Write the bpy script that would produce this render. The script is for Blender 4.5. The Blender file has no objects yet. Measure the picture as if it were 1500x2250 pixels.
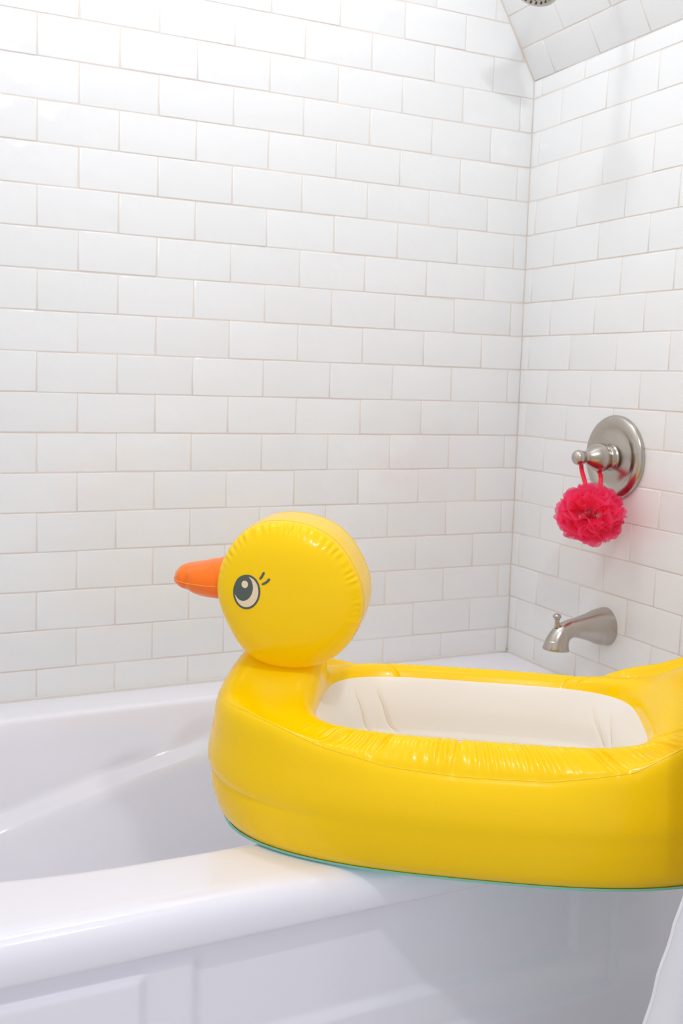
import bpy, bmesh, math, random
from mathutils import Vector, Matrix, noise
import numpy as np
random.seed(7)
rng = np.random.RandomState(5)
SC = bpy.context.scene
COL = SC.collection
H = 0.562            # height of the lowest tile joint above the floor (metres)

# ------------------------------------------------------------------ camera
R = [[0.90393509, -0.42652671, 0.03124592],
     [-0.01472472, -0.10405697, -0.99446233],
     [0.42741611, 0.89846931, -0.10034123]]
cam_d = bpy.data.cameras.new('camera')
cam = bpy.data.objects.new('camera', cam_d)
COL.objects.link(cam)
m = Matrix(((R[0][0], -R[1][0], -R[2][0]), (R[0][1], -R[1][1], -R[2][1]), (R[0][2], -R[1][2], -R[2][2])))
cam.matrix_world = Matrix.Translation((-1.43728410, -2.04757966, 0.59495965 + H)) @ m.to_4x4()
cam_d.sensor_fit = 'VERTICAL'
cam_d.sensor_height = 36.0
cam_d.lens = 2242.17 / 2250 * 36.0
cam_d.shift_x = -2.752 / 2250
cam_d.shift_y = -66.138 / 2250
cam_d.clip_start = 0.05
cam_d.dof.use_dof = True
cam_d.dof.focus_distance = 1.42
cam_d.dof.aperture_fstop = 9.0
SC.camera = cam

# ------------------------------------------------------------------ world, lights, exposure
SC.view_settings.view_transform = 'Standard'
SC.view_settings.look = 'None'
SC.view_settings.gamma = 1.0
SC.view_settings.use_curve_mapping = False
SC.view_settings.exposure = 0.24
SC.cycles.max_bounces = 14
SC.cycles.diffuse_bounces = 10
SC.cycles.transparent_max_bounces = 16
w = bpy.data.worlds.new('world'); SC.world = w; w.use_nodes = True
w.node_tree.nodes['Background'].inputs[0].default_value = (0.93, 0.93, 1.0, 1)
w.node_tree.nodes['Background'].inputs[1].default_value = 0.69

def point(name, loc, power, rad, col=(1, 1, 1)):
    l = bpy.data.lights.new(name, 'POINT'); l.energy = power; l.shadow_soft_size = rad; l.color = col
    o = bpy.data.objects.new(name, l); COL.objects.link(o); o.location = (loc[0], loc[1], loc[2] + H); return o
LAMP = (-0.95, -1.72, 1.64)
for dx, dy in ((-0.028, 0.0), (0.028, 0.008), (0.0, -0.03)):
    point('bulb_light', (LAMP[0] + dx, LAMP[1] + dy, LAMP[2]), 6.5, 0.02, (0.975, 0.985, 1.0))
point('alcove_bulb_light', (-0.86, -0.50, 2.10), 8.2, 0.05, (0.965, 0.985, 1.0))

# ------------------------------------------------------------------ materials
def mat(name, col, rough=0.5, metal=0.0, spec=0.5, coat=0.0, sss=0.0, trans=0.0):
    mt = bpy.data.materials.new(name); mt.use_nodes = True
    b = mt.node_tree.nodes['Principled BSDF']
    b.inputs['Base Color'].default_value = (*col, 1)
    b.inputs['Roughness'].default_value = rough
    b.inputs['Metallic'].default_value = metal
    b.inputs['Specular IOR Level'].default_value = spec
    b.inputs['Coat Weight'].default_value = coat
    b.inputs['Subsurface Weight'].default_value = sss
    if sss: b.inputs['Subsurface Radius'].default_value = (0.02, 0.012, 0.004)
    b.inputs['Transmission Weight'].default_value = trans
    return mt, b
def nd(mt, t, **kw):
    n = mt.node_tree.nodes.new(t)
    for k, v in kw.items(): setattr(n, k, v)
    return n
def srgb(r, g, b):
    f = lambda c: (c / 255 / 12.92) if c / 255 <= 0.04045 else ((c / 255 + 0.055) / 1.055) ** 2.4
    return (f(r), f(g), f(b))
def bump(mt, b, scale, strength, dist, detail=2.0, per_obj=False, stretch=None):
    L = mt.node_tree.links.new
    tc = nd(mt, 'ShaderNodeTexCoord'); nz = nd(mt, 'ShaderNodeTexNoise'); bp = nd(mt, 'ShaderNodeBump')
    nz.inputs['Scale'].default_value = scale; nz.inputs['Detail'].default_value = detail
    bp.inputs['Strength'].default_value = strength; bp.inputs['Distance'].default_value = dist
    src = tc.outputs['Object']
    if stretch:
        mp = nd(mt, 'ShaderNodeMapping'); mp.inputs['Scale'].default_value = stretch
        L(src, mp.inputs['Vector']); src = mp.outputs['Vector']
    if per_obj:
        oi = nd(mt, 'ShaderNodeObjectInfo'); ml = nd(mt, 'ShaderNodeMath', operation='MULTIPLY'); ml.inputs[1].default_value = 37.0
        ad = nd(mt, 'ShaderNodeVectorMath', operation='ADD')
        L(oi.outputs['Random'], ml.inputs[0]); L(src, ad.inputs[0]); L(ml.outputs[0], ad.inputs[1]); src = ad.outputs[0]
    L(src, nz.inputs['Vector']); L(nz.outputs['Fac'], bp.inputs['Height']); L(bp.outputs['Normal'], b.inputs['Normal'])
    return nz

TILE, b = mat('glazed_tile', (0.83, 0.82, 0.80), 0.05, spec=0.5)
bump(TILE, b, 26.0, 0.5, 0.0032, 1.5, per_obj=True)
L = TILE.node_tree.links.new
oi = nd(TILE, 'ShaderNodeObjectInfo'); cr = nd(TILE, 'ShaderNodeValToRGB')
cr.color_ramp.elements[0].color = (0.825, 0.836, 0.838, 1); cr.color_ramp.elements[1].color = (0.852, 0.863, 0.867, 1)
L(oi.outputs['Random'], cr.inputs[0]); L(cr.outputs[0], b.inputs['Base Color'])
GROUT, b = mat('grout', (0.79, 0.715, 0.645), 0.9, spec=0.2); bump(GROUT, b, 400, 0.3, 0.0004)
CAULK, b = mat('white_caulk', (0.78, 0.76, 0.72), 0.4)
ENAMEL, b = mat('white_tub_acrylic', (0.865, 0.857, 0.92), 0.10, spec=0.5, coat=0.3)
b.inputs['Coat Roughness'].default_value = 0.03
PAINT, b = mat('white_paint', (0.82, 0.82, 0.82), 0.6); bump(PAINT, b, 150, 0.1, 0.001)
FLOORM, b = mat('floor_tile', (0.62, 0.60, 0.58), 0.35); bump(FLOORM, b, 30, 0.1, 0.001)
YEL, b = mat('yellow_vinyl', (1.0, 0.635, 0.0), 0.24, spec=0.20, sss=0.04, coat=0.11)
bump(YEL, b, 60, 0.10, 0.0015, 2.0)
SEAM, b = mat('yellow_weld', (0.93, 0.62, 0.01), 0.35)
LINER, b = mat('white_vinyl', (0.86, 0.82, 0.76), 0.35, sss=0.05); bump(LINER, b, 40, 0.12, 0.002)
LSEAM, b = mat('cream_weld', (0.84, 0.74, 0.55), 0.4)
TURQ, b = mat('turquoise_vinyl', (0.26, 0.68, 0.58), 0.35)
ORG, b = mat('orange_vinyl', (1.0, 0.19, 0.004), 0.26, spec=.35, sss=0.05); bump(ORG, b, 50, 0.25, 0.003)
ORGS, b = mat('orange_weld', (1.0, 0.33, 0.06), 0.35)
INK, b = mat('dark_ink', srgb(80, 90, 82), 0.4)
CREAM, b = mat('cream_ink', srgb(236, 214, 178), 0.4)
NICK, b = mat('brushed_nickel', (0.53, 0.485, 0.435), 0.24, metal=1.0); bump(NICK, b, 300, 0.08, 0.0003, 2.0)
DARK, b = mat('dark_rubber', (0.05, 0.055, 0.05), 0.6)
CURT, b = mat('white_curtain_vinyl', (0.80, 0.80, 0.82), 0.35, sss=0.0); bump(CURT, b, 30, 0.25, 0.004)
b.inputs['Transmission Weight'].default_value = 0.0
CORD, b = mat('red_cord', (0.95, 0.02, 0.06), 0.6)
PINK = bpy.data.materials.new('pink_netting'); PINK.use_nodes = True
nt = PINK.node_tree; nt.nodes.clear()
o_ = nt.nodes.new('ShaderNodeOutputMaterial'); d_ = nt.nodes.new('ShaderNodeBsdfDiffuse'); t_ = nt.nodes.new('ShaderNodeBsdfTranslucent')
x_ = nt.nodes.new('ShaderNodeBsdfTransparent'); m1 = nt.nodes.new('ShaderNodeMixShader'); m2 = nt.nodes.new('ShaderNodeMixShader')
d_.inputs[0].default_value = (1.0, 0.10, 0.25, 1); t_.inputs[0].default_value = (1.0, 0.12, 0.30, 1)
x_.inputs[0].default_value = (1, 0.75, 0.85, 1)
m1.inputs[0].default_value = 0.5; m2.inputs[0].default_value = 0.28
nt.links.new(d_.outputs[0], m1.inputs[1]); nt.links.new(t_.outputs[0], m1.inputs[2])
nt.links.new(m1.outputs[0], m2.inputs[1]); nt.links.new(x_.outputs[0], m2.inputs[2]); nt.links.new(m2.outputs[0], o_.inputs[0])
PINKC, b = mat('pink_core', (1.0, 0.07, 0.19), 0.8, spec=0.1)
BULB = bpy.data.materials.new('lit_glass'); BULB.use_nodes = True
bb = BULB.node_tree.nodes['Principled BSDF']; bb.inputs['Emission Color'].default_value = (1, 0.96, 0.9, 1); bb.inputs['Emission Strength'].default_value = 12

# ------------------------------------------------------------------ helpers
def link(name, me, mts, parent=None, smooth=False):
    if not isinstance(mts, (list, tuple)): mts = [mts]
    for x in mts:
        if x.name not in [q.name for q in me.materials if q]: me.materials.append(x)
    if smooth:
        me.polygons.foreach_set('use_smooth', [True] * len(me.polygons))
    o = bpy.data.objects.new(name, me); COL.objects.link(o)
    if parent: o.parent = parent
    return o
def mesh(name, verts, faces, mts, parent=None, smooth=False, midx=None):
    me = bpy.data.meshes.new(name); me.from_pydata([tuple(map(float, v)) for v in verts], [], faces); me.update()
    o = link(name, me, mts, parent, smooth)
    if midx is not None: me.polygons.foreach_set('material_index', midx)
    return o
def fix_normals(o):
    bm = bmesh.new(); bm.from_mesh(o.data); bmesh.ops.recalc_face_normals(bm, faces=bm.faces); bm.to_mesh(o.data); bm.free()
def grid_faces(nu, nv, wrap_u=False, wrap_v=False, base=0, flip=False):
    fs = []
    for i in range(nu if wrap_u else nu - 1):
        for j in range(nv if wrap_v else nv - 1):
            a = base + i * nv + j; b_ = base + ((i + 1) % nu) * nv + j
            c = base + ((i + 1) % nu) * nv + (j + 1) % nv; d = base + i * nv + (j + 1) % nv
            fs.append((a, d, c, b_) if flip else (a, b_, c, d))
    return fs
def empty(name, loc=(0, 0, 0), rz=0.0):
    o = bpy.data.objects.new(name, None); COL.objects.link(o); o.location = loc; o.rotation_euler = (0, 0, rz); o.empty_display_size = 0.05; return o
def tag(o, label=None, cat=None, group=None, kind=None):
    if label: o['label'] = label
    if cat: o['category'] = cat
    if group: o['group'] = group
    if kind: o['kind'] = kind
    return o
def box(bm, lo, hi):
    vs = [bm.verts.new((x, y, z)) for x in (lo[0], hi[0]) for y in (lo[1], hi[1]) for z in (lo[2], hi[2])]
    for f in ((0, 1, 3, 2), (4, 6, 7, 5), (0, 4, 5, 1), (2, 3, 7, 6), (0, 2, 6, 4), (1, 5, 7, 3)): bm.faces.new([vs[i] for i in f])
def from_bm(name, bm, mts, parent=None, smooth=False):
    bmesh.ops.recalc_face_normals(bm, faces=bm.faces)
    me = bpy.data.meshes.new(name); bm.to_mesh(me); bm.free(); return link(name, me, mts, parent, smooth)
def tube(pts, rad, n=10, closed=False, cap=True):
    """verts, faces of a tube; rad a number or list"""
    pts = [Vector(p) for p in pts]; N = len(pts)
    rad = rad if isinstance(rad, (list, tuple, np.ndarray)) else [rad] * N
    vs, prev = [], None
    for i, p in enumerate(pts):
        if closed: t = pts[(i + 1) % N] - pts[i - 1]
        else: t = pts[min(i + 1, N - 1)] - pts[max(i - 1, 0)]
        t.normalize()
        if prev is None:
            up = Vector((0, 0, 1)) if abs(t.z) < 0.9 else Vector((1, 0, 0)); nrm = t.cross(up).normalized()
        else: nrm = (prev - t * prev.dot(t)).normalized()
        prev = nrm; bi = t.cross(nrm)
        for k in range(n):
            a = 2 * math.pi * k / n
            vs.append(p + (nrm * math.cos(a) + bi * math.sin(a)) * rad[i])
    fs = grid_faces(N, n, wrap_u=closed, wrap_v=True)
    if cap and not closed:
        fs.append(tuple(range(n))); fs.append(tuple((N - 1) * n + k for k in reversed(range(n))))
    return vs, fs
def lathe(profile, axis_o, axis_d, n=48, ref=(0, 0, 1)):
    """profile: (radius, height) pairs; spun about axis_d from axis_o"""
    d = Vector(axis_d).normalized(); u = Vector(ref); u = (u - d * u.dot(d)).normalized(); v = d.cross(u); O = Vector(axis_o)
    vs = []
    for r, h in profile:
        for k in range(n):
            a = 2 * math.pi * k / n; vs.append(O + d * h + (u * math.cos(a) + v * math.sin(a)) * max(r, 1e-5))
    return vs, grid_faces(len(profile), n, wrap_v=True)

# ------------------------------------------------------------------ room shell
TP, PHT, GR = 0.15571, 0.0787, 0.0024      # tile pitch, row height, joint width
def tile_mesh(wd, ht):
    """one pillow-edged glazed tile, centred, face at local +z = 0, body behind it"""
    e = 0.0012; k = 0.0006; dp = 0.007
    xs, ys = wd / 2, ht / 2
    vs, fs = [], []
    for (dx, dy, z) in ((e * 2, e * 2, 0.0), (e * .5, e * .5, -k * .35), (0, 0, -k), (0, 0, -dp)):
        vs += [(-xs + dx, -ys + dy, z), (xs - dx, -ys + dy, z), (xs - dx, ys - dy, z), (-xs + dx, ys - dy, z)]
    fs.append((0, 1, 2, 3))
    for r in range(3):
        for i in range(4):
            a, b_ = r * 4 + i, r * 4 + (i + 1) % 4
            fs.append((a, a + 4, b_ + 4, b_))
    me = bpy.data.meshes.new('tile'); me.from_pydata(vs, [], fs); me.update()
    me.polygons.foreach_set('use_smooth', [True] * len(me.polygons))
    me.materials.append(TILE)
    return me
MCACHE = {}
def get_tile(wd, ht):
    key = (round(wd, 4), round(ht, 4))
    if key not in MCACHE: MCACHE[key] = tile_mesh(wd, ht)
    return MCACHE[key]
def lay_tiles(parent, origin, U, V, N, cols, rows, joined=False):
    """tiles on a plane: U along the row, V up, N outward. rows: list of (v0, v1, [u joints])"""
    U, V, N, origin = Vector(U), Vector(V), Vector(N), Vector(origin)
    Rm = Matrix((U, V, N)).transposed()
    acc_v, acc_f = [], []
    for v0, v1, js in rows:
        for u0, u1 in zip(js[:-1], js[1:]):
            wd, ht = u1 - u0 - GR, v1 - v0 - GR
            if wd < 0.006 or ht < 0.006: continue
            me = get_tile(wd, ht)
            c = origin + U * ((u0 + u1) / 2 + random.uniform(-.0004, .0004)) + V * ((v0 + v1) / 2 + random.uniform(-.0005, .0005)) + N * random.uniform(-.0004, .0004)
            tilt = Matrix.Rotation(random.gauss(0, .0035), 3, 'X') @ Matrix.Rotation(random.gauss(0, .0025), 3, 'Y') @ Matrix.Rotation(random.gauss(0, .002), 3, 'Z')
            M4 = Matrix.Translation(c) @ (Rm @ tilt).to_4x4()
            if joined:
                b0 = len(acc_v); acc_v += [M4 @ q.co for q in me.vertices]
                acc_f += [tuple(b0 + i for i in p.vertices) for p in me.polygons]
            else:
                o = bpy.data.objects.new('tile', me); COL.objects.link(o); o.parent = parent; o.matrix_local = M4
    if joined:
        o = mesh('tile', acc_v, acc_f, TILE, parent); tag(o, kind='stuff')
def wall(name, verts, face_n, thick, m=GROUT):
    """convex polygon slab, front at verts, back offset by -face_n*thick"""
    bm = bmesh.new(); n = Vector(face_n)
    f = [bm.verts.new(Vector(v)) for v in verts]; g = [bm.verts.new(Vector(v) - n * thick) for v in verts]
    bm.faces.new(f); bm.faces.new(list(reversed(g)))
    for i in range(len(f)): bm.faces.new([f[i], g[i], g[(i + 1) % len(f)], f[(i + 1) % len(f)]])
    return tag(from_bm(name, bm, m), kind='structure')
RZ = -0.062                                  # tub rim height in tile coordinates
ZT, XS = 1.300, 0.628                        # spring of the slope, inward run per metre of rise
ZC = 2.20                                    # flat ceiling
SL = math.sqrt(1 + XS * XS)
g = 0.0010
XL = -1.525
wb = wall('wall_back', [(-1.6, g, 0), (0.1, g, 0), (0.1, g, ZC + H + .1), (-1.6, g, ZC + H + .1)], (0, -1, 0), 0.12)
wr = wall('wall_right', [(g, 0.1, 0), (g, -0.92, 0), (g, -0.92, ZT + H), (g, 0.1, ZT + H)], (-1, 0, 0), 0.12)
wl = wall('wall_left', [(XL - g, 0.1, 0), (XL - g, 0.1, ZC + H), (XL - g, -0.92, ZC + H), (XL - g, -0.92, 0)], (1, 0, 0), 0.12)
n_sl = Vector((-1, 0, -XS)).normalized()
run = (ZC - ZT)
sl = wall('ceiling', [(0 + g, 0.1, ZT + H + g), (-XS * run, 0.1, ZC + H), (-XS * run, -0.92, ZC + H), (0 + g, -0.92, ZT + H + g)], n_sl, 0.05)
fc = wall('ceiling', [(XL - .1, 0.1, ZC + H), (XL - .1, -2.6, ZC + H), (0.1, -2.6, ZC + H), (0.1, 0.1, ZC + H)], (0, 0, -1), 0.05, PAINT)
fl = wall('floor', [(-2.6, 0.1, 0), (0.9, 0.1, 0), (0.9, -3.0, 0), (-2.6, -3.0, 0)], (0, 0, 1), 0.05, FLOORM)

def joints(first, lo, hi):
    js = [lo]; x = first
    while x <= lo + 0.012: x += TP
    while x < hi - 0.012: js.append(x); x += TP
    js.append(hi); return js
u0, v0 = 0.0353456, 0.0299030
# back wall: u measured from the right corner towards the left
nrow = 28
rows, cut = [], []
for k in range(-1, nrow):
    z0, z1 = k * PHT, (k + 1) * PHT
    if k == -1: z0 = RZ + .003
    js = joints(u0 + (0 if k % 2 else .5 * TP), 0, 1.525)
    lim = XS * (z1 - ZT)
    if lim <= 0: rows.append((z0, z1, js)); continue
    whole = [x for x in js if x >= lim - 1e-6]
    rows.append((z0, z1, whole))
    for a, b_ in zip(js[:-1], js[1:]):
        if a < lim: cut.append((z0, z1, a, b_))
lay_tiles(wb, (0, 0, H), (-1, 0, 0), (0, 0, 1), (0, -1, 0), None, rows)
def clip_poly(poly, nx, ny, c):
    out = []
    for p, q in zip(poly, poly[1:] + poly[:1]):
        dp, dq = nx * p[0] + ny * p[1] - c, nx * q[0] + ny * q[1] - c
        if dp >= 0: out.append(p)
        if dp * dq < 0: t = dp / (dp - dq); out.append((p[0] + (q[0] - p[0]) * t, p[1] + (q[1] - p[1]) * t))
    return out
for z0, z1, a, b_ in cut:                     # tiles sawn along the sloping ceiling
    h = GR / 2
    poly = [(a + h, z0 + h), (b_ - h, z0 + h), (b_ - h, z1 - h), (a + h, z1 - h)]
    poly = clip_poly(poly, 1, -XS, -XS * ZT + .002 * SL)      # u - XS * (z - ZT) >= gap
    if len(poly) < 3: continue
    cx = sum(p[0] for p in poly) / len(poly); cz = sum(p[1] for p in poly) / len(poly)
    if max(p[0] for p in poly) - min(p[0] for p in poly) < .008: continue
    V = []
    for sc_, y in ((.985, 0), (1, .0006), (1, .007)):
        V += [(-(cx + (p[0] - cx) * sc_), y, H + cz + (p[1] - cz) * sc_) for p in poly]
    n = len(poly); F = [tuple(range(n))] + [(r_ * n + q, r_ * n + (q + 1) % n, (r_ + 1) * n + (q + 1) % n, (r_ + 1) * n + q) for r_ in range(2) for q in range(n)]
    o = mesh('tile', V, F, TILE, wb); fix_normals(o)
rows = []
for k in range(-1, 17):
    z0, z1 = k * PHT, min((k + 1) * PHT, ZT)
    if k == -1: z0 = RZ + .003
    if z1 - z0 < .01: continue
    rows.append((z0, z1, joints(v0 + (.5 * TP if k % 2 else 0), 0, 0.90)))
lay_tiles(wr, (0, 0, H), (0, 1, 0), (0, 0, 1), (-1, 0, 0), None, [(a, b_, [-x for x in reversed(j)]) for a, b_, j in rows])
rows = []
for k in range(0, 13):
    rows.append((k * PHT * .98, (k + 1) * PHT * .98, joints(v0 + .05 + (.5 * TP if k % 2 else 0), 0, 0.90)))
lay_tiles(sl, (0, 0, ZT + H), (0, 1, 0), Vector((-XS, 0, 1)).normalized(), n_sl, None, [(a, b_, [-x for x in reversed(j)]) for a, b_, j in rows])
rows = [(RZ + .003 if k < 0 else k * PHT, (k + 1) * PHT, joints(v0 + (0 if k % 2 else .5 * TP), 0, 0.90)) for k in range(-1, nrow)]
lay_tiles(wl, (XL, 0, H), (0, -1, 0), (0, 0, 1), (1, 0, 0), None, rows, joined=True)
# caulk bead between tiles and tub
bm = bmesh.new()
for (lo, hi) in (((-1.52, -.004, H + RZ - .002), (0, .001, H + RZ + .006)), ((-.004, -.86, H + RZ - .002), (.001, 0, H + RZ + .006))):
    box(bm, lo, hi)
tag(from_bm('trim_1', bm, CAULK), kind='structure')

# ------------------------------------------------------------------ bathtub
TY = -0.885
tub = empty('bathtub', (-0.76, TY / 2, 0)); TUBO = Vector((-0.76, TY / 2, 0))
tag(tub, 'white alcove bathtub with a rounded front rim under the yellow duck', 'bathtub')
def outer_ring(inset, z, n, i2=0.0):
    """ring on the outer rectangle, inset only on the front side"""
    pts = []
    cx, cy = -0.7625, -0.4225
    for i in range(n):
        t = 2 * math.pi * i / n; dx, dy = math.cos(t) * .66, math.sin(t) * .3225
        x0, x1, y0, y1 = XL + .002 + i2, -0.002 - i2, TY + inset, -0.002 - i2
        s = min(((x1 - cx) if dx > 0 else (x0 - cx)) / dx if abs(dx) > 1e-9 else 1e9, ((y1 - cy) if dy > 0 else (y0 - cy)) / dy if abs(dy) > 1e-9 else 1e9)
        pts.append((cx + dx * s, cy + dy * s, z))
    return pts
def inner_ring(inset, z, n, e=5.0):
    cx, cy = -0.7625, -0.4235; a, b_ = .665 - inset, .3225 - inset * .9
    pts = []
    for i in range(n):
        t = 2 * math.pi * i / n; dx, dy = math.cos(t) * .66, math.sin(t) * .3225
        # point on the superellipse along direction (dx, dy)
        s = ((abs(dx) / a) ** e + (abs(dy) / b_) ** e) ** (-1 / e)
        x, y = cx + dx * s, cy + dy * s
        pts.append((x, y, z(x, y) if callable(z) else z))
    return pts
def zl(off):
    def f(x, y):
        base = float(np.interp(x, [-1.43, -1.22, -1.02, -.82, -.6, -.3, -.1], [-.275, -.245, -.195, -.148, -.128, -.12, -.12]))
        return H + base + off
    return f
NT = 240
rings = [outer_ring(.030, H - .116, NT), outer_ring(.008, H - .1205, NT), outer_ring(.0025, H - .1185, NT), outer_ring(0, H - .113, NT), outer_ring(0, H - .092, NT), outer_ring(.002, H - .082, NT),
         outer_ring(.007, H - .0725, NT), outer_ring(.015, H - .0655, NT), outer_ring(.026, H - .062, NT), outer_ring(.040, H - .0612, NT), outer_ring(.041, H - .0612, NT, .003), outer_ring(.043, H - .0612, NT, .009)]
def front_back(fr, bk):
    return [(p if p[1] < -.4 else q) for p, q in zip(fr, bk)]
for s, z in ((-.022, RZ), (-.010, RZ - .001), (-.003, RZ - .004), (.001, RZ - .010), (.004, RZ - .020)):
    fr = inner_ring(s * .8, H + z + .0006, NT)
    rings.append(fr)
rings += [inner_ring(.010, H + RZ - .04, NT), inner_ring(.020, zl(.022), NT), inner_ring(.024, zl(.012), NT), inner_ring(.033, zl(.003), NT), inner_ring(.046, zl(-.006), NT), inner_ring(.056, zl(-.018), NT), inner_ring(.061, zl(-.035), NT),
          inner_ring(.090, H - .34, NT), inner_ring(.100, H - .375, NT), inner_ring(.120, H - .395, NT), inner_ring(.150, H - .402, NT), inner_ring(.22, H - .404, NT, 4), inner_ring(.30, H - .405, NT, 3)]
vs = [Vector(p) - TUBO for r in rings for p in r]
fs = grid_faces(len(rings), NT, wrap_v=True)
c = len(vs); vs.append(Vector((-.76, -.42, H - .405)) - TUBO)
base = (len(rings) - 1) * NT
fs += [(base + i, base + (i + 1) % NT, c) for i in range(NT)]
o = mesh('shell', vs, fs, ENAMEL, tub, True); fix_normals(o)
# apron with nested stepped panel
def sst(x, a, b_):
    t = min(1, max(0, (x - a) / (b_ - a))); return t * t * (3 - 2 * t)
def rect_out(x, z, x0, x1, z0, wdt=.020):
    """0 inside the recess, 1 outside (left, right and below)"""
    return max(sst(x0 - x, -wdt / 2, wdt / 2), sst(x - x1, -wdt / 2, wdt / 2), sst(z0 - z, -wdt / 2, wdt / 2))
xs = np.unique(np.concatenate([np.linspace(XL, -.002, 60), np.linspace(-1.15, -1.11, 12), np.linspace(-1.08, -1.04, 12), np.linspace(-.48, -.44, 12), np.linspace(-.405, -.365, 12)]))
zs = np.unique(np.concatenate([np.linspace(-H, -.116, 40), np.linspace(-.29, -.25, 12), np.linspace(-.355, -.315, 12), np.linspace(-.165, -.135, 10)]))
vs = []
for x in xs:
    for z in zs:
        d = .007 * rect_out(x, z, -1.06, -.46, -.268) * sst(-z, .13, .15)
        d += .008 * rect_out(x, z, -1.13, -.385, -.334) * sst(-z, .14, .155)
        vs.append(Vector((x, TY + .024 - d, z + H)) - TUBO)
o = mesh('apron', vs, grid_faces(len(xs), len(zs)), ENAMEL, tub, True)
vs, fs = lathe([(.0, .004), (.018, .004), (.026, .002), (.03, 0)], Vector((-.3, -.42, H - .404)) - TUBO, (0, 0, 1), 24)
o = mesh('drain', vs, fs, NICK, tub, True); fix_normals(o)

# ------------------------------------------------------------------ duck (local frame: x = a along the body, y = b, z up from the rim)
TH = math.radians(-33); A_ = Vector((math.cos(TH), math.sin(TH), 0)); B_ = Vector((-math.sin(TH), math.cos(TH), 0))
DZ = H + RZ + .0012
duck = empty('duck_tub', tuple(B_ * -.985 + Vector((0, 0, DZ))), TH)
tag(duck, 'yellow inflatable duck baby bath with orange beak balanced on the tub rim', 'baby bath')
NU = 1080
PHI = np.linspace(0, 2 * np.pi, NU, endpoint=False)
CA = -.074
def outl(Lf, Lb, W, n=3.0):
    c, s = np.cos(PHI), np.sin(PHI)
    Lx = np.where(c > 0, Lb, Lf)
    # smooth transition by superellipse on parameter direction
    x = Lx * np.sign(c) * np.abs(c) ** (2 / n); y = W * np.sign(s) * np.abs(s) ** (2 / n)
    return CA + x, y
def outl_dir(Lf, Lb, W, n=3.0):
    """point along a fixed set of directions so every ring lines up"""
    dx, dy = np.cos(PHI) * .30, np.sin(PHI) * .19
    Lx = np.where(dx > 0, Lb, Lf)
    s = ((np.abs(dx) / Lx) ** n + (np.abs(dy) / W) ** n) ** (-1 / n)
    return CA + dx * s, dy * s
def sm(x, a, b_):
    t = np.clip((x - a) / (b_ - a), 0, 1); return t * t * (3 - 2 * t)
front = (PHI > np.pi / 2) & (PHI < 3 * np.pi / 2)
# neck and tail weights on the crest
xa, ya = outl_dir(.32, .33, .19, 3.2)
wn = np.where(front, np.exp(-(np.abs(ya) / .098) ** 3.0), 0) * sm(-xa, .20, .34)
wt = np.where(~front, np.exp(-(np.abs(ya) / .15) ** 3.0), 0) * sm(xa, .16, .26)
def ring(Lf, Lb, W, n, z):
    x, y = outl_dir(Lf, Lb, W, n); return np.stack([x, y, np.full(NU, 1.0) * z], 1)
shz = lambda x: np.interp(x, [-.50, -.46, -.42, -.395, -.35, -.285, -.19, -.10, .02, .127, .185, .26, .34, .40], [.180, .182, .186, .187, .180, .163, .147, .142, .144, .160, .188, .22, .235, .24])
def blend(a, b_, w_): return a * (1 - w_[:, None]) + b_ * w_[:, None]
o_edge = ring(.240, .240, .153, 4.0, .163); o_edge[:, 2] += .0 * wn
inner_mid = ring(.222, .222, .142, 4.0, .118)
inner_low = ring(.212, .214, .138, 4.0, .082)
fl_edge = ring(.196, .200, .126, 4.0, .070)
c_a = ring(.250, .250, .163, 3.8, .1745)
c_b = ring(.275, .275, .180, 3.4, .178)
c_c = ring(.335, .325, .1965, 3.1, .169)
c_d = ring(.381, .365, .2165, 2.8, 0); c_d[:, 2] = shz(c_d[:, 0]) + .002
c_d2 = ring(.401, .395, .2315, 2.6, 0); c_d2[:, 2] = .119 + .25 * (shz(c_d2[:, 0]) - .142)
c_e = ring(.407, .405, .238, 2.5, .092)
c_f = ring(.403, .400, .2365, 2.5, .071)
c_g = ring(.400, .400, .234, 2.5, .048)
c_h = ring(.388, .392, .226, 2.6, .018)
c_i = ring(.374, .378, .2125, 2.75, .003)
# neck: raise crest rings
def lift(ringp, La, z, w_, ysc=1.0, side='f'):
    tgt = ringp.copy(); tgt[:, 2] = z
    xs_, ys_ = outl_dir(La if side == 'f' else .3, La if side == 'b' else .3, .18, 3.2)
    tgt[:, 0] = CA + (-La if side == 'f' else La) + (xs_ - (CA + (-La if side == 'f' else La))) * .55
    tgt[:, 1] = ringp[:, 1] * ysc
    return blend(ringp, tgt, w_)
c_a = lift(c_a, .236, .205, wn); c_b = lift(c_b, .243, .250, wn, .80); c_c = lift(c_c, .340, .250, wn, .72)
c_d = lift(c_d, .386, .192, wn)
c_a = lift(c_a, .250, .185, wt, 1, 'b'); c_b = lift(c_b, .31, .235, wt, 1, 'b'); c_c = lift(c_c, .435, .310, wt, 1, 'b'); c_d = lift(c_d, .452, .285, wt, 1, 'b')
c_d2 = lift(c_d2, .43, .17, wt * .8, 1, 'b')
for rg in (c_a, c_b, c_c, c_d):
    rg[:, 2] += .011 * np.exp(-((rg[:, 0] - .165) / .055) ** 2) * (rg[:, 1] > 0) * (1 - wt)
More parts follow.
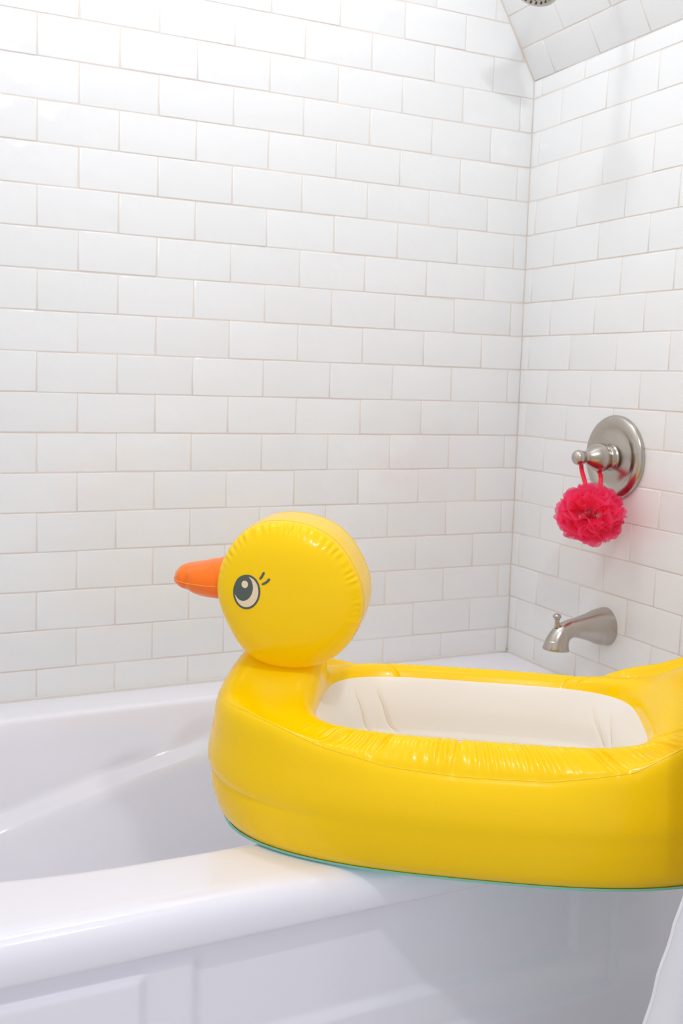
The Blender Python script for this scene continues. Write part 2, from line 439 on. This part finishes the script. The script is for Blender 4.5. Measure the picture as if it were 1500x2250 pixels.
def catmull(P, per):
    """P: list of NU x 3 rings; returns rings sampled along the chain"""
    P = [2 * P[0] - P[1]] + P + [2 * P[-1] - P[-2]]
    out = []
    for i in range(1, len(P) - 2):
        p0, p1, p2, p3 = P[i - 1], P[i], P[i + 1], P[i + 2]
        d01 = np.sqrt(np.linalg.norm(p1 - p0, axis=1))[:, None] + 1e-5; d12 = np.sqrt(np.linalg.norm(p2 - p1, axis=1))[:, None] + 1e-5; d23 = np.sqrt(np.linalg.norm(p3 - p2, axis=1))[:, None] + 1e-5
        t0 = 0 * d01; t1 = d01; t2 = t1 + d12; t3 = t2 + d23
        for k in range(per):
            t = t1 + (t2 - t1) * k / per
            a1 = (t1 - t) / (t1 - t0) * p0 + (t - t0) / (t1 - t0) * p1
            a2 = (t2 - t) / (t2 - t1) * p1 + (t - t1) / (t2 - t1) * p2
            a3 = (t3 - t) / (t3 - t2) * p2 + (t - t2) / (t3 - t2) * p3
            b1 = (t2 - t) / (t2 - t0) * a1 + (t - t0) / (t2 - t0) * a2
            b2 = (t3 - t) / (t3 - t1) * a2 + (t - t1) / (t3 - t1) * a3
            out.append((t2 - t) / (t2 - t1) * b1 + (t - t1) / (t2 - t1) * b2)
    out.append(P[-2]); return out
PER = 6
chain = [o_edge, c_a, c_b, c_c, c_d, c_d2, c_e, c_f, c_g, c_h, c_i]
body = np.array(catmull(chain, PER))             # NV x NU x 3
NV = body.shape[0]
iSE = 4 * PER                                    # ring index of the outer top seam
iCR = 7 * PER                                    # ring index of the belly crease
# normals of the smooth surface
def normals(G):
    du = np.roll(G, -1, 1) - np.roll(G, 1, 1); dv = np.gradient(G, axis=0)
    n = np.cross(du, dv); return n / (np.linalg.norm(n, axis=2, keepdims=True) + 1e-9)
Nn = normals(body)
if (Nn[iCR, 0] @ np.array([1, 0, 0])) < 0: Nn = -Nn
# arc length along the seam, for puckers
seg = np.linalg.norm(np.roll(body[iSE], -1, 0) - body[iSE], axis=1); S = np.concatenate([[0], np.cumsum(seg)[:-1]]); TOT = seg.sum()
def pnoise(s, freq, seed):
    k = np.arange(0, int(TOT * freq) + 2); v = np.random.RandomState(seed).uniform(-1, 1, len(k)); v[-1] = v[0]; v[-2] = v[0]
    x = s * freq; i = np.floor(x).astype(int); f = x - i; f = f * f * (3 - 2 * f); return v[i] * (1 - f) + v[np.minimum(i + 1, len(v) - 1)] * f
ripple = np.zeros(NU)
ph = 2 * np.pi * S * 76 + 2.8 * pnoise(S, 22, 3)
ripple = (np.sin(ph) * (.65 + .5 * pnoise(S, 30, 5)) + .5 * pnoise(S, 150, 9))
calm = np.clip(1 - 6 * wn, 0, 1) * (.10 + .90 * sm(xa, -.33, -.22)) * np.clip(1 - 2.5 * wt, .05, 1) * np.where(ya < 0, 1, .3)
for i in range(NV):
    if i <= iSE:
        t = i / iSE
        env = np.sin(np.pi * min(1, max(0, (t - .22) / .78))) ** 1.3 * .0016 if t < 1 else 0
        skew = ripple if True else 0
        body[i] += Nn[i] * (np.roll(skew, int(6 * t)) * env * calm)[:, None]
# seam groove, belly crease (deep round the chest), radial baffle creases
crease_w = sm(-body[iCR, :, 0], .23, .46)
for i in range(NV):
    if abs(i - iSE) <= 2: body[i] -= Nn[i] * (.0012 * math.exp(-((i - iSE) / .8) ** 2) * (1 - .9 * np.maximum(wn, wt)))[:, None]
    d = abs(i - iCR)
    if d < 6: body[i] -= Nn[i] * (.0048 * math.exp(-d / 1.5) * crease_w)[:, None]
def baffle(a_t, side, amp, wdt, i0, i1):
    """a groove running across the top strip at position a = a_t on the near (-1) or far (+1) side"""
    k = np.argmin(np.abs(body[iSE, :, 0] - a_t) + 10 * (np.sign(body[iSE, :, 1]) != side))
    ds = np.abs(S - S[k]); ds = np.minimum(ds, TOT - ds)
    for i in range(i0, min(i1, NV)):
        e = math.sin(math.pi * (i - i0 + .6) / (i1 - i0 + .6)) ** .5
        body[i] -= Nn[i] * (amp * e * np.exp(-(ds / wdt) ** 2))[:, None]
for a_t, side, amp in ((-.285, -1, .0055), (-.215, -1, .0040), (-.105, -1, .0042), (-.002, -1, .002), (.104, -1, .0060), (.118, -1, .0060), (.22, -1, .003), (.26, -1, .0035), (.115, 1, .002), (.14, 1, .002), (-.26, 1, .003)):
    baffle(a_t, side, amp, .0035, 0, iSE)
vs = body.reshape(-1, 3); fs = grid_faces(NV, NU, wrap_v=True)
bd = mesh('body', vs, fs, YEL, duck, True); fix_normals(bd)
# seam welds: thin raised ribbons
def ribbon(idx, lift_, rad, name, m, parent, sel=None, drop=0):
    P = body[idx] + Nn[idx] * lift_
    runs, cur = [], []
    ok = np.ones(NU, bool) if sel is None else sel
    if ok.all():
        v_, f_ = tube([tuple(p) for p in P[::2]], rad, 5, closed=True)
        o = mesh(name, v_, f_, m, parent, True)
        return
    st = int(np.where(~ok)[0][0])
    for k in range(NU + 1):
        j = (st + k) % NU
        if ok[j] and k < NU: cur.append(j)
        else:
            if len(cur) > 12: runs.append(cur)
            cur = []
    for r in runs:
        taper = [rad * min(1, (q + 1) / 14, (len(r) - q) / 14) for q in range(0, len(r), 2)]
        v_, f_ = tube([tuple(P[j]) for j in r[::2]], taper, 5)
        mesh(name, v_, f_, m, parent, True)
ribbon(iSE, -.0001, .0007, 'seam', SEAM, bd, sel=(wn < .35) & (wt < .6))
# turquoise base sheet
bs = np.array([ring(.376, .380, .2148, 2.75, .0045), ring(.379, .383, .2175, 2.75, .0028), ring(.377, .381, .2155, 2.75, .0012), ring(.368, .372, .208, 2.75, 0.0), ring(.2, .2, .11, 2.5, 0.0), ring(.02, .02, .01, 2, 0.0)])
bs = bs[:, ::4]
v_ = bs.reshape(-1, 3); f_ = grid_faces(6, NU // 4, wrap_v=True); f_.append(tuple(5 * (NU // 4) + k for k in range(NU // 4)))
o = mesh('base', v_, f_, TURQ, duck, True); fix_normals(o)
# white liner
lin = catmull([fl_edge, inner_low, inner_mid, o_edge], 8)
nz = np.array([noise.noise(Vector((math.cos(p) * 3, math.sin(p) * 3, 1))) for p in PHI])
lin = np.array(lin)
Ln = normals(lin)
if (Ln[12, 0] @ np.array([1, 0, 0])) > 0: Ln = -Ln
for i in range(lin.shape[0]):
    t = i / (lin.shape[0] - 1)
    lin[i] += Ln[i] * (.009 * math.sin(math.pi * t) ** .8 + .0015 * nz * math.sin(math.pi * t))[:, None]
Sl = np.concatenate([[0], np.cumsum(np.linalg.norm(np.roll(lin[12], -1, 0) - lin[12], axis=1))[:-1]]); TL = Sl[-1]
lcre = []
def lcrease(a_t, side, amp, slant):
    k = np.argmin(np.abs(lin[20, :, 0] - a_t) + 10 * (np.sign(lin[20, :, 1]) != side))
    line = []
    for i in range(1, lin.shape[0] - 1):
        t = i / (lin.shape[0] - 1); s0 = Sl[k] + slant * (1 - t) * side * -1
        ds = np.abs(Sl - s0); ds = np.minimum(ds, TL - ds)
        lin[i] -= Ln[i] * (amp * math.sin(math.pi * min(1, t * 1.1)) * np.exp(-(ds / .004) ** 2))[:, None]
        j = int(np.argmin(ds)); line.append((i, j))
    lcre.append(line)
lcrease(-.276, 1, .0030, .016); lcrease(-.245, 1, .0035, .030); lcrease(.092, 1, .0034, .095); lcrease(.118, 1, .0038, .105)
fverts = [lin]
flr = np.array([ring(.19, .194, .120, 4.0, .071), ring(.15, .155, .09, 3.5, .075), ring(.06, .06, .04, 2.5, .077)])
full = np.concatenate([flr[::-1], lin], 0)
v_ = full.reshape(-1, 3); f_ = grid_faces(full.shape[0], NU, wrap_v=True); f_.append(tuple(range(NU)))
ln = mesh('liner', v_, f_, LINER, duck, True); fix_normals(ln)
for line in lcre:
    pts = [tuple(lin[i, j] + Ln[i, j] * .0002) for i, j in line[2:-3]]
    v_, f_ = tube(pts, [.0011 * min(1, (q + 1) / 4, (len(pts) - q) / 4) for q in range(len(pts))], 5); mesh('seam', v_, f_, LSEAM, ln, True)
v_, f_ = tube([tuple(p) for p in (lin[0] + np.array([0, 0, .001]))[::6]], .0010, 5, closed=True); mesh('floor_seam', v_, f_, LSEAM, ln, True)

# ---- head
HC = (-.362, .335)
hp = [(-0.468, 0.335), (-0.4638, 0.3171), (-0.457, 0.3004), (-0.4492, 0.2847), (-0.4405, 0.2691), (-0.4299, 0.2541), (-0.4161, 0.2412), (-0.3994, 0.2322), (-0.381, 0.2272), (-0.362, 0.2253), (-0.3427, 0.2257), (-0.3233, 0.2286), (-0.3044, 0.2352), (-0.2873, 0.2459), (-0.2728, 0.2602), (-0.2613, 0.2769), (-0.2527, 0.2952), (-0.2477, 0.3148), (-0.2469, 0.335), (-0.2504, 0.3547), (-0.2574, 0.3731), (-0.2665, 0.3901), (-0.2774, 0.406), (-0.2906, 0.4201), (-0.3063, 0.4314), (-0.324, 0.4393), (-0.3428, 0.4441), (-0.362, 0.4466), (-0.3817, 0.4466), (-0.4014, 0.4432), (-0.4198, 0.4352), (-0.4355, 0.4226), (-0.448, 0.4071), (-0.4575, 0.3901), (-0.4644, 0.3723), (-0.4683, 0.3537)]
ang = np.array([math.atan2(z - HC[1], a - HC[0]) for a, z in hp]); rad = np.array([math.hypot(z - HC[1], a - HC[0]) for a, z in hp])
od = np.argsort(ang); ang, rad = ang[od], rad[od]
NH = 900
PS = np.linspace(-np.pi, np.pi, NH, endpoint=False)
RH = np.interp(PS, np.concatenate([ang - 2 * np.pi, ang, ang + 2 * np.pi]), np.concatenate([rad] * 3))
ker = np.hanning(41); ker /= ker.sum(); RH = np.convolve(np.concatenate([RH[-20:], RH, RH[:20]]), ker, 'valid')
GW = .050; PB_ = .046
def panel_b(rho): return GW + PB_ * np.sqrt(np.maximum(0, 1 - rho ** 2.6))
top_w = np.clip(.30 + .95 * np.sin(PS) + .35 * np.cos(PS), .05, 1.0)
rs = np.random.RandomState(11)
def nz1(freq, seed):
    v = np.random.RandomState(seed).uniform(-1, 1, freq); x = (PS + np.pi) / (2 * np.pi) * freq; i = np.floor(x).astype(int) % freq; f = x - np.floor(x); f = f * f * (3 - 2 * f); return v[i] * (1 - f) + v[(i + 1) % freq] * f
rip = np.sin(PS * 56 + 3.0 * nz1(26, 1)) * (.7 + .5 * nz1(40, 2)) + .4 * nz1(110, 4)
hv = []
def rowpts(r, b_): return np.stack([HC[0] + r * np.cos(PS), np.full(NH, 1.0) * b_, HC[1] + r * np.sin(PS)], 1)
rhos = [0.04, .12, .22, .34, .45, .55, .64, .72, .78, .83, .87, .90, .925, .945, .96, .972, .982, .99, .996, 1.0]
def pucker(rho): return math.exp(-((rho - .93) / .055) ** 2)
rows_ = []
for side in (-1, 1):
    lst = []
    for rho in rhos:
        r = RH * rho
        b_ = panel_b(rho) + rip * top_w * .0016 * pucker(rho)
        r = r * (1 + rip * top_w * .0075 * pucker(rho))
        if rho == 1.0: r = RH * .988
        elif rho > .97: r = r * (1 - .010 * (rho - .97) / .03)
        lst.append(rowpts(r, side * b_))
    rows_.append(lst)
gus = []
for t in np.linspace(-1, 1, 11)[1:-1]:
    gus.append(rowpts(RH * (1.004 - .012 * abs(t) ** 2.5), GW * t))
allr = np.array(rows_[0] + gus + rows_[1][::-1])
v_ = allr.reshape(-1, 3); f_ = grid_faces(allr.shape[0], NH, wrap_v=True)
f_.append(tuple(range(NH))); f_.append(tuple((allr.shape[0] - 1) * NH + k for k in range(NH)))
head = mesh('head', v_, f_, YEL, duck, True); fix_normals(head)
for side in (-1, 1):
    P = rowpts(RH * .9895, side * (GW + .0005)); v_, f_ = tube([tuple(p) for p in P[::3]], .0006, 5, closed=True); mesh('seam', v_, f_, SEAM, head, True)
# ---- eye (flat print on the cheek), centre/radii in (a, z)
def cheek(a, z, off, side):
    r = math.hypot(a - HC[0], z - HC[1]); ps = math.atan2(z - HC[1], a - HC[0]); R_ = float(np.interp(ps, PS, RH)); rho = min(.985, r / R_)
    return (a, side * (float(panel_b(rho)) + off), z)
# pixel offsets in the photo -> metres on the cheek
PXM = .000632
EC = (-.4145, .3445)
def ell(cx, cy, hw, hh, tilt, off, side, n=40, rings_=6):
    pts = []; fs = []
    for i in range(rings_ + 1):
        for k in range(n):
            t = 2 * math.pi * k / n; x, y = hw * math.cos(t) * i / rings_, hh * math.sin(t) * i / rings_
            x, y = x * math.cos(tilt) + y * math.sin(tilt), -x * math.sin(tilt) + y * math.cos(tilt)
            pts.append(cheek(EC[0] + (cx + x) * PXM * 1.06, EC[1] + (cy + y) * PXM, off, side))
    fs = grid_faces(rings_ + 1, n, wrap_v=True); return pts, fs
for side in (-1, 1):
    P, F, Mi = [], [], []
    for (cx, cy, hw, hh, tl, off, mi) in ((0, 0, 31.4, 40.5, .13, .0004, 0), (.2, .2, 27, 35.4, .13, .0007, 1), (-7.0, 8.6, 21.6, 29.6, .13, .0010, 0), (-4.0, 18.0, 7.5, 8.5, 0, .0013, 1)):
        p_, f_ = ell(cx, cy, hw, hh, tl, off, side); b0 = len(P); P += p_; F += [tuple(b0 + q for q in f) for f in f_]; Mi += [mi] * len(f_)
    e = mesh('eye', P, F, [INK, CREAM], head, True, Mi)
    for ctrl in (((38.1, 49.3), (36.5, 43), (33, 36.5), (29.1, 32.0)), ((51.2, 35.5), (48.5, 29.5), (43.5, 24.3), (34.4, 20.8))):
        cp = []
        for q in range(15):
            t = q / 14; k = (1 - t); x = k ** 3 * ctrl[0][0] + 3 * k * k * t * ctrl[1][0] + 3 * k * t * t * ctrl[2][0] + t ** 3 * ctrl[3][0]; y = k ** 3 * ctrl[0][1] + 3 * k * k * t * ctrl[1][1] + 3 * k * t * t * ctrl[2][1] + t ** 3 * ctrl[3][1]
            cp.append((x, y))
        P = []
        hw = 2.7
        for q, (x, y) in enumerate(cp):
            a0 = cp[max(0, q - 1)]; a1 = cp[min(14, q + 1)]; dx, dy = a1[0] - a0[0], a1[1] - a0[1]; l = math.hypot(dx, dy); nx, ny = -dy / l, dx / l
            wd = hw * min(1, .55 + q * .3, .55 + (14 - q) * .3)
            for s in (-1, 0, 1): P.append(cheek(EC[0] + (x + nx * wd * s) * PXM * 1.06, EC[1] + (y + ny * wd * s) * PXM, .0005, side))
        mesh('eyelash', P, grid_faces(15, 3), INK, head, True)
# ---- beak
aa = np.linspace(0, 1, 26)
bx = -.440 - .1085 * np.sin(aa * np.pi / 2) ** .95
zt = np.interp(bx, [-.5525, -.549, -.538, -.52, -.477, -.46], [.3430, .350, .3615, .3665, .3765, .379])
zb = np.interp(bx, [-.5525, -.549, -.538, -.52, -.50, -.477, -.46], [.3430, .336, .3290, .3220, .3175, .3140, .313])
wdt = .050 * np.sqrt(np.clip(1 - ((-.472 - bx) / .0770).clip(0, 1) ** 2.4, 0, 1)); wdt[-1] = .0006
zm = .3395 + (bx + .5525) * -.03 + .003
NB = 56
P = []
for i in range(len(aa)):
    for k in range(NB):
        t = 2 * math.pi * k / NB; c, s = math.cos(t), math.sin(t)
        b_ = wdt[i] * (abs(c) ** .85) * (1 if c >= 0 else -1)
        hgt = (zt[i] - zm[i]) if s > 0 else (zm[i] - zb[i])
        fold = 0
        z = zm[i] + hgt * s * (1 - .16 * math.exp(-((bx[i] + .522) / .006) ** 2) * (abs(c)))
        dn = 1 - .18 * math.exp(-((bx[i] + .524) / .005) ** 2) * abs(c) ** .5
        P.append((bx[i] + .002 * noise.noise(Vector((bx[i] * 60, b_ * 60, z * 60))), b_ * dn, z + .0012 * noise.noise(Vector((bx[i] * 45, b_ * 45, 3)))))
F = grid_faces(len(aa), NB, wrap_v=True); F.append(tuple((len(aa) - 1) * NB + k for k in range(NB)))
bk = mesh('beak', P, F, ORG, duck, True); fix_normals(bk)
pts = [(bx[i], wdt[i] * 1.0 + .0003, zm[i]) for i in range(2, len(aa))]
pts = pts + [(x, -y, z) for x, y, z in reversed(pts)]
v_, f_ = tube(pts, .0007, 5); mesh('seam', v_, f_, ORGS, bk, True)

# ------------------------------------------------------------------ shower valve and handle
VC = Vector((0, -.360, .449 + H))
valve = empty('shower_valve', tuple(VC)); tag(valve, 'round brushed nickel shower valve on the right wall above the tub spout', 'shower valve')
def rel_lathe(name, prof, m, par, n=64, ref=(0, 0, 1)):
    v_, f_ = lathe(prof, (0, 0, 0), (-1, 0, 0), n, ref); o = mesh(name, v_, f_, m, par, True); fix_normals(o); return o
rel_lathe('escutcheon', [(.086, -.004), (.088, .001), (.0885, .006), (.086, .0105), (.080, .0135), (.074, .0145), (.068, .0138), (.063, .0115), (.060, .0095), (.056, .0095), (.050, .0115), (.040, .0145), (.032, .0165), (.022, .0175), (.001, .018)], NICK, valve)
hb = rel_lathe('hub', [(.0285, .014), (.0285, .017), (.0265, .019), (.0250, .021), (.0248, .032), (.022, .033), (.001, .033)], NICK, valve)
hd = rel_lathe('handle', [(.001, .0335), (.026, .0335), (.0285, .0345), (.0298, .038), (.0300, .044), (.0292, .050), (.0268, .057), (.0230, .0645), (.0185, .0715), (.0148, .0775), (.0128, .082), (.0124, .0855), (.0138, .089), (.0152, .093), (.0158, .098), (.0150, .103), (.0124, .107), (.0075, .1105), (.001, .112)], NICK, valve)
v_, f_ = lathe([(.0235, .0327), (.0238, .0338), (.0235, .0345)], (0, 0, 0), (-1, 0, 0), 48); mesh('gasket', v_, f_, DARK, valve, True)

# ------------------------------------------------------------------ tub spout
sp = empty('tub_spout', (0, -.357, .086 + H)); tag(sp, 'curved brushed nickel tub spout with a small knob on the right tiled wall', 'spout')
ctr = [(0.000, .086, .0415, 0), (-.004, .0865, .0410, 0), (-.014, .0865, .0395, 0), (-.028, .0870, .0365, 0), (-.045, .0880, .0300, 0), (-.062, .0885, .0255, 3), (-.078, .0885, .0215, 8), (-.092, .0885, .0200, 16), (-.105, .0845, .0205, 32), (-.115, .0785, .0215, 50), (-.122, .070, .0232, 66), (-.126, .061, .0250, 78), (-.1275, .053, .0268, 84), (-.128, .048, .0288, 86), (-.128, .046, .0284, 86)]
P = []; NS = 40
for (x, z, r, tilt) in ctr:
    t = math.radians(tilt); ax = Vector((-math.cos(t), 0, -math.sin(t))); up = Vector((-math.sin(t), 0, math.cos(t)))
    for k in range(NS):
        a = 2 * math.pi * k / NS; P.append(Vector((x, 0, z - .086)) + up * r * math.cos(a) + Vector((0, 1, 0)) * r * .93 * math.sin(a))
last = P[-NS:]; cc = sum(last, Vector()) / NS
for k in range(NS): P.append(cc + (last[k] - cc) * .86)
for k in range(NS): P.append(cc + (last[k] - cc) * .80 + Vector((0, 0, .02)))
F = grid_faces(len(ctr) + 2, NS, wrap_v=True); F.append(tuple((len(ctr) + 1) * NS + k for k in range(NS)))
o = mesh('spout_body', P, F, NICK, sp, True); fix_normals(o)
v_, f_ = lathe([(.006, -.006), (.0052, .004), (.0045, .008), (.0058, .012), (.0082, .015), (.0088, .018), (.0078, .021), (.0045, .0225), (.001, .023)], (-.128, 0, .0135), (-.08, 0, 1), 24)
o = mesh('diverter_knob', v_, f_, NICK, sp, True); fix_normals(o)

# ------------------------------------------------------------------ shower head
sh = empty('shower_fixture', (-.268, -.365, 1.341 + H)); tag(sh, 'brushed nickel shower head cut off by the top edge of the picture', 'shower')
ax = Vector((-.45, -.12, -.88)).normalized()
v_, f_ = lathe([(.001, .0), (.038, .0), (.043, -.001), (.047, -.004), (.0485, -.009), (.047, -.016), (.036, -.030), (.020, -.048), (.013, -.056), (.013, -.075), (.001, -.076)], (0, 0, 0), ax, 56)
o = mesh('head_body', v_, f_, NICK, sh, True); fix_normals(o)
u = ax.orthogonal().normalized(); v = ax.cross(u)
for ringr, cnt in ((.034, 20), (.024, 14), (.013, 8)):
    for k in range(cnt):
        a = 2 * math.pi * k / cnt; c = u * ringr * math.cos(a) + v * ringr * math.sin(a) + ax * .0002
        v_, f_ = lathe([(.0022, -.001), (.0020, .0016), (.0012, .0022), (.0001, .0023)], c, ax, 8)
        mesh('nozzle', v_, f_, DARK, sh, True)
p0 = -ax * .072
zend = 1.53; xend = -XS * (zend - ZT)
pend = Vector((xend, -.36, zend + H)) - Vector(sh.location)
pts = [p0 + (pend - p0) * (t / 11) + Vector((0, 0, .030)) * math.sin(math.pi * t / 11) for t in range(12)]
v_, f_ = tube(pts, .0095, 14); mesh('arm', v_, f_, NICK, sh, True)
v_, f_ = lathe([(.001, .012), (.012, .012), (.024, .007), (.030, .001), (.030, -.002)], pend + n_sl * .002, n_sl, 32); o = mesh('flange', v_, f_, NICK, sh, True); fix_normals(o)

# ------------------------------------------------------------------ bath puff
PC = Vector((-.088, -.394, .335 + H)); PR = .0655
pf = empty('bath_puff', tuple(PC)); tag(pf, 'hot pink mesh bath puff hanging by its cord from the valve handle', 'bath puff')
P, F = [], []
rs = random.Random(21)
for s_ in range(18):
    ax = Vector((rs.gauss(0, 1), rs.gauss(0, 1), rs.gauss(0, 1))).normalized(); u = ax.orthogonal().normalized(); v = ax.cross(u)
    n = 130; nr = 6; ph1, ph2 = rs.uniform(0, 6), rs.uniform(0, 6); k1, k2 = rs.choice([3, 4, 5, 6]), rs.choice([8, 9, 11])
    lat0 = rs.uniform(-1.0, 1.0)
    b0 = len(P)
    rr = rs.uniform(.86, 1.04)
    for i in range(n):
        th = 2 * math.pi * i / n
        lat = lat0 + .30 * math.sin(k1 * th + ph1) + .20 * math.sin(k2 * th + ph2)
        for j in range(nr):
            t = j / (nr - 1)
            lt = lat0 * .7 + (lat - lat0 * .7) * (t ** .6)
            d = (u * math.cos(th) + v * math.sin(th)) * math.cos(lt) + ax * math.sin(lt)
            rad_ = PR * rr * (.52 + .48 * t) * (1 + .10 * math.sin(k2 * th * 1 + ph2 * 2) * t + .03 * math.sin(19 * th + ph1) * t)
            p = d * rad_; p.z *= .90
            P.append(p)
    F += grid_faces(n, nr, wrap_u=True, base=b0)
o = mesh('netting', P, F, PINK, pf, True); tag(o, kind='stuff')
v_, f_ = lathe([(.0001, -.038), (.020, -.033), (.034, -.016), (.038, 0), (.034, .016), (.020, .033), (.0001, .038)], (0, 0, 0), (0, 0, 1), 16)
mesh('core', v_, f_, PINKC, pf, True)
# cord loop over the waist of the handle
hx, hz = -.0785, VC.z
top = []
for k in range(9):
    a = math.pi * k / 8; top.append(Vector((hx + .010 * math.cos(a) * 1.0, VC.y + .0215 * math.cos(a), hz + .0215 * math.sin(a))) if False else Vector((hx, VC.y, hz)))
pts = []
c1 = Vector((-.052, VC.y - .031, hz - .006)); c2 = Vector((-.078, VC.y + .022, hz - .006))
loop = [Vector((-.070, -.390, PC.z + .030)), Vector((-.060, -.386, PC.z + .052)), Vector((-.046, -.368, hz - .036)), Vector((-.041, -.346, hz - .022)), Vector((-.043, -.333, hz - .004)), Vector((-.052, -.331, hz + .006)), Vector((-.066, -.337, hz + .004)), Vector((-.077, -.343, hz - .008)), Vector((-.081, -.350, hz - .026)), Vector((-.085, -.372, PC.z + .056)), Vector((-.086, -.386, PC.z + .030))]
def cr(pts, per=6):
    P_ = [pts[0]] + pts + [pts[-1]]; out = []
    for i in range(1, len(P_) - 2):
        for k in range(per):
            t = k / per; a, b_, c, d = P_[i - 1], P_[i], P_[i + 1], P_[i + 2]
            out.append(.5 * ((2 * b_) + (c - a) * t + (2 * a - 5 * b_ + 4 * c - d) * t * t + (3 * b_ - a - 3 * c + d) * t ** 3))
    out.append(P_[-2]); return out
v_, f_ = tube([p - PC for p in cr(loop)], .0046, 8); mesh('cord', v_, f_, CORD, pf, True)

# ------------------------------------------------------------------ curtain at the lower right, on its rod
ct = empty('shower_curtain', (-.3, -1.0, 1.60 + H)); CO = Vector((-.3, -1.0, 1.60 + H))
tag(ct, 'white vinyl shower curtain edge in the lower right corner beyond the duck', 'curtain')
zs_ = [1.60, 1.2, .8, .5, .37, .15, .04, -.007, -.033, -.067, -.093, -.119, -.146, -.22, -.52]
ex = [-.24, -.28, -.38, -.50, -.565, -.564, -.5645, -.5686, -.5805, -.5902, -.5998, -.6081, -.6163, -.640, -.73]
ey = [-.92, -.98, -1.06, -1.14, -1.18, -1.19, -1.19, -1.19, -1.19, -1.19, -1.19, -1.19, -1.19, -1.19, -1.19]
zz = np.concatenate([np.linspace(1.60, .35, 26), np.linspace(.33, -.52, 60)])
nu = 150; P = []
for z in zz:
    e0 = float(np.interp(-z, [-q for q in zs_], ex)); y0 = float(np.interp(-z, [-q for q in zs_], ey)); x1 = -.03 - .0 * z
    dn = sst(-z, -1.6, .5)
    for i in range(nu):
        t = i / (nu - 1); x = e0 + (x1 - e0) * t
        yy = y0 - .022 * math.sin(t * 30 + .6 * math.sin(z * 3)) * min(1, t * 6) * (1 - .4 * dn) - .006 * math.sin(z * 21 + t * 9) * min(1, t * 6)
        x += .0014 * math.sin(z * 95) * (1 - t) ** 8 + .0010 * math.sin(z * 37 + 1) * (1 - t) ** 8
        P.append(Vector((x, yy, z + H)) - CO)
o = mesh('panel', P, grid_faces(len(zz), nu), CURT, ct, True)
sd = o.modifiers.new('thickness', 'SOLIDIFY'); sd.thickness = .0012
P = []
hemv, hemf = tube([P_ for P_ in [Vector((float(np.interp(-z, [-q for q in zs_], ex)) + .0010 * math.sin(z * 37 + 1) + .0014 * math.sin(z * 95), float(np.interp(-z, [-q for q in zs_], ey)), z + H)) - CO for z in zz]], .0022, 6)
mesh('hem', hemv, hemf, CURT, ct, True)
rod = empty('curtain_rod', (-.76, -.92, 1.62 + H)); tag(rod, 'metal curtain rod across the top of the bathtub alcove', 'rod')
v_, f_ = tube([(-.76, 0, 0), (-.2, 0, 0), (.2, 0, 0), (.70, 0, 0)], .0125, 16); mesh('bar', v_, f_, NICK, rod, True)
for k in range(8):
    x = -.235 + k * .028
    v_, f_ = tube([(.022 * math.cos(a) * .15 + x + .76, .022 * math.sin(a), .022 * math.cos(a) - .006) for a in np.linspace(0, 2 * np.pi, 20, endpoint=False)], .0016, 6, closed=True)
    mesh('ring', v_, f_, NICK, ct, True).location = rod.location - ct.location - Vector((.76, 0, 0)) + Vector((0, 0, 0)) if False else Vector((-.76, -.92, 1.62 + H)) - CO

# ------------------------------------------------------------------ ceiling light fixture (out of frame, mirrored in the glazed tiles)
cl = empty('ceiling_light', (LAMP[0], LAMP[1], ZC + H)); tag(cl, 'ceiling light with three bulbs in front of the bathtub', 'ceiling light')
v_, f_ = lathe([(.001, -.028), (.06, -.026), (.075, -.018), (.08, 0)], (0, 0, 0), (0, 0, 1), 32); o = mesh('canopy', v_, f_, NICK, cl, True); fix_normals(o)
for dx, dy in ((-0.045, 0.0), (0.045, 0.01), (0.0, -0.05)):
    v_, f_ = tube([(dx, dy, -.02), (dx, dy, LAMP[2] - ZC + .045)], .006, 8); mesh('stem', v_, f_, NICK, cl, True)
al = empty('recessed_light', (-.86, -.50, ZC + H)); tag(al, 'small ceiling light above the bathtub', 'ceiling light')
v_, f_ = lathe([(.001, -.02), (.04, -.02), (.05, -.012), (.052, 0)], (0, 0, 0), (0, 0, 1), 32); o = mesh('canopy', v_, f_, NICK, al, True); fix_normals(o)
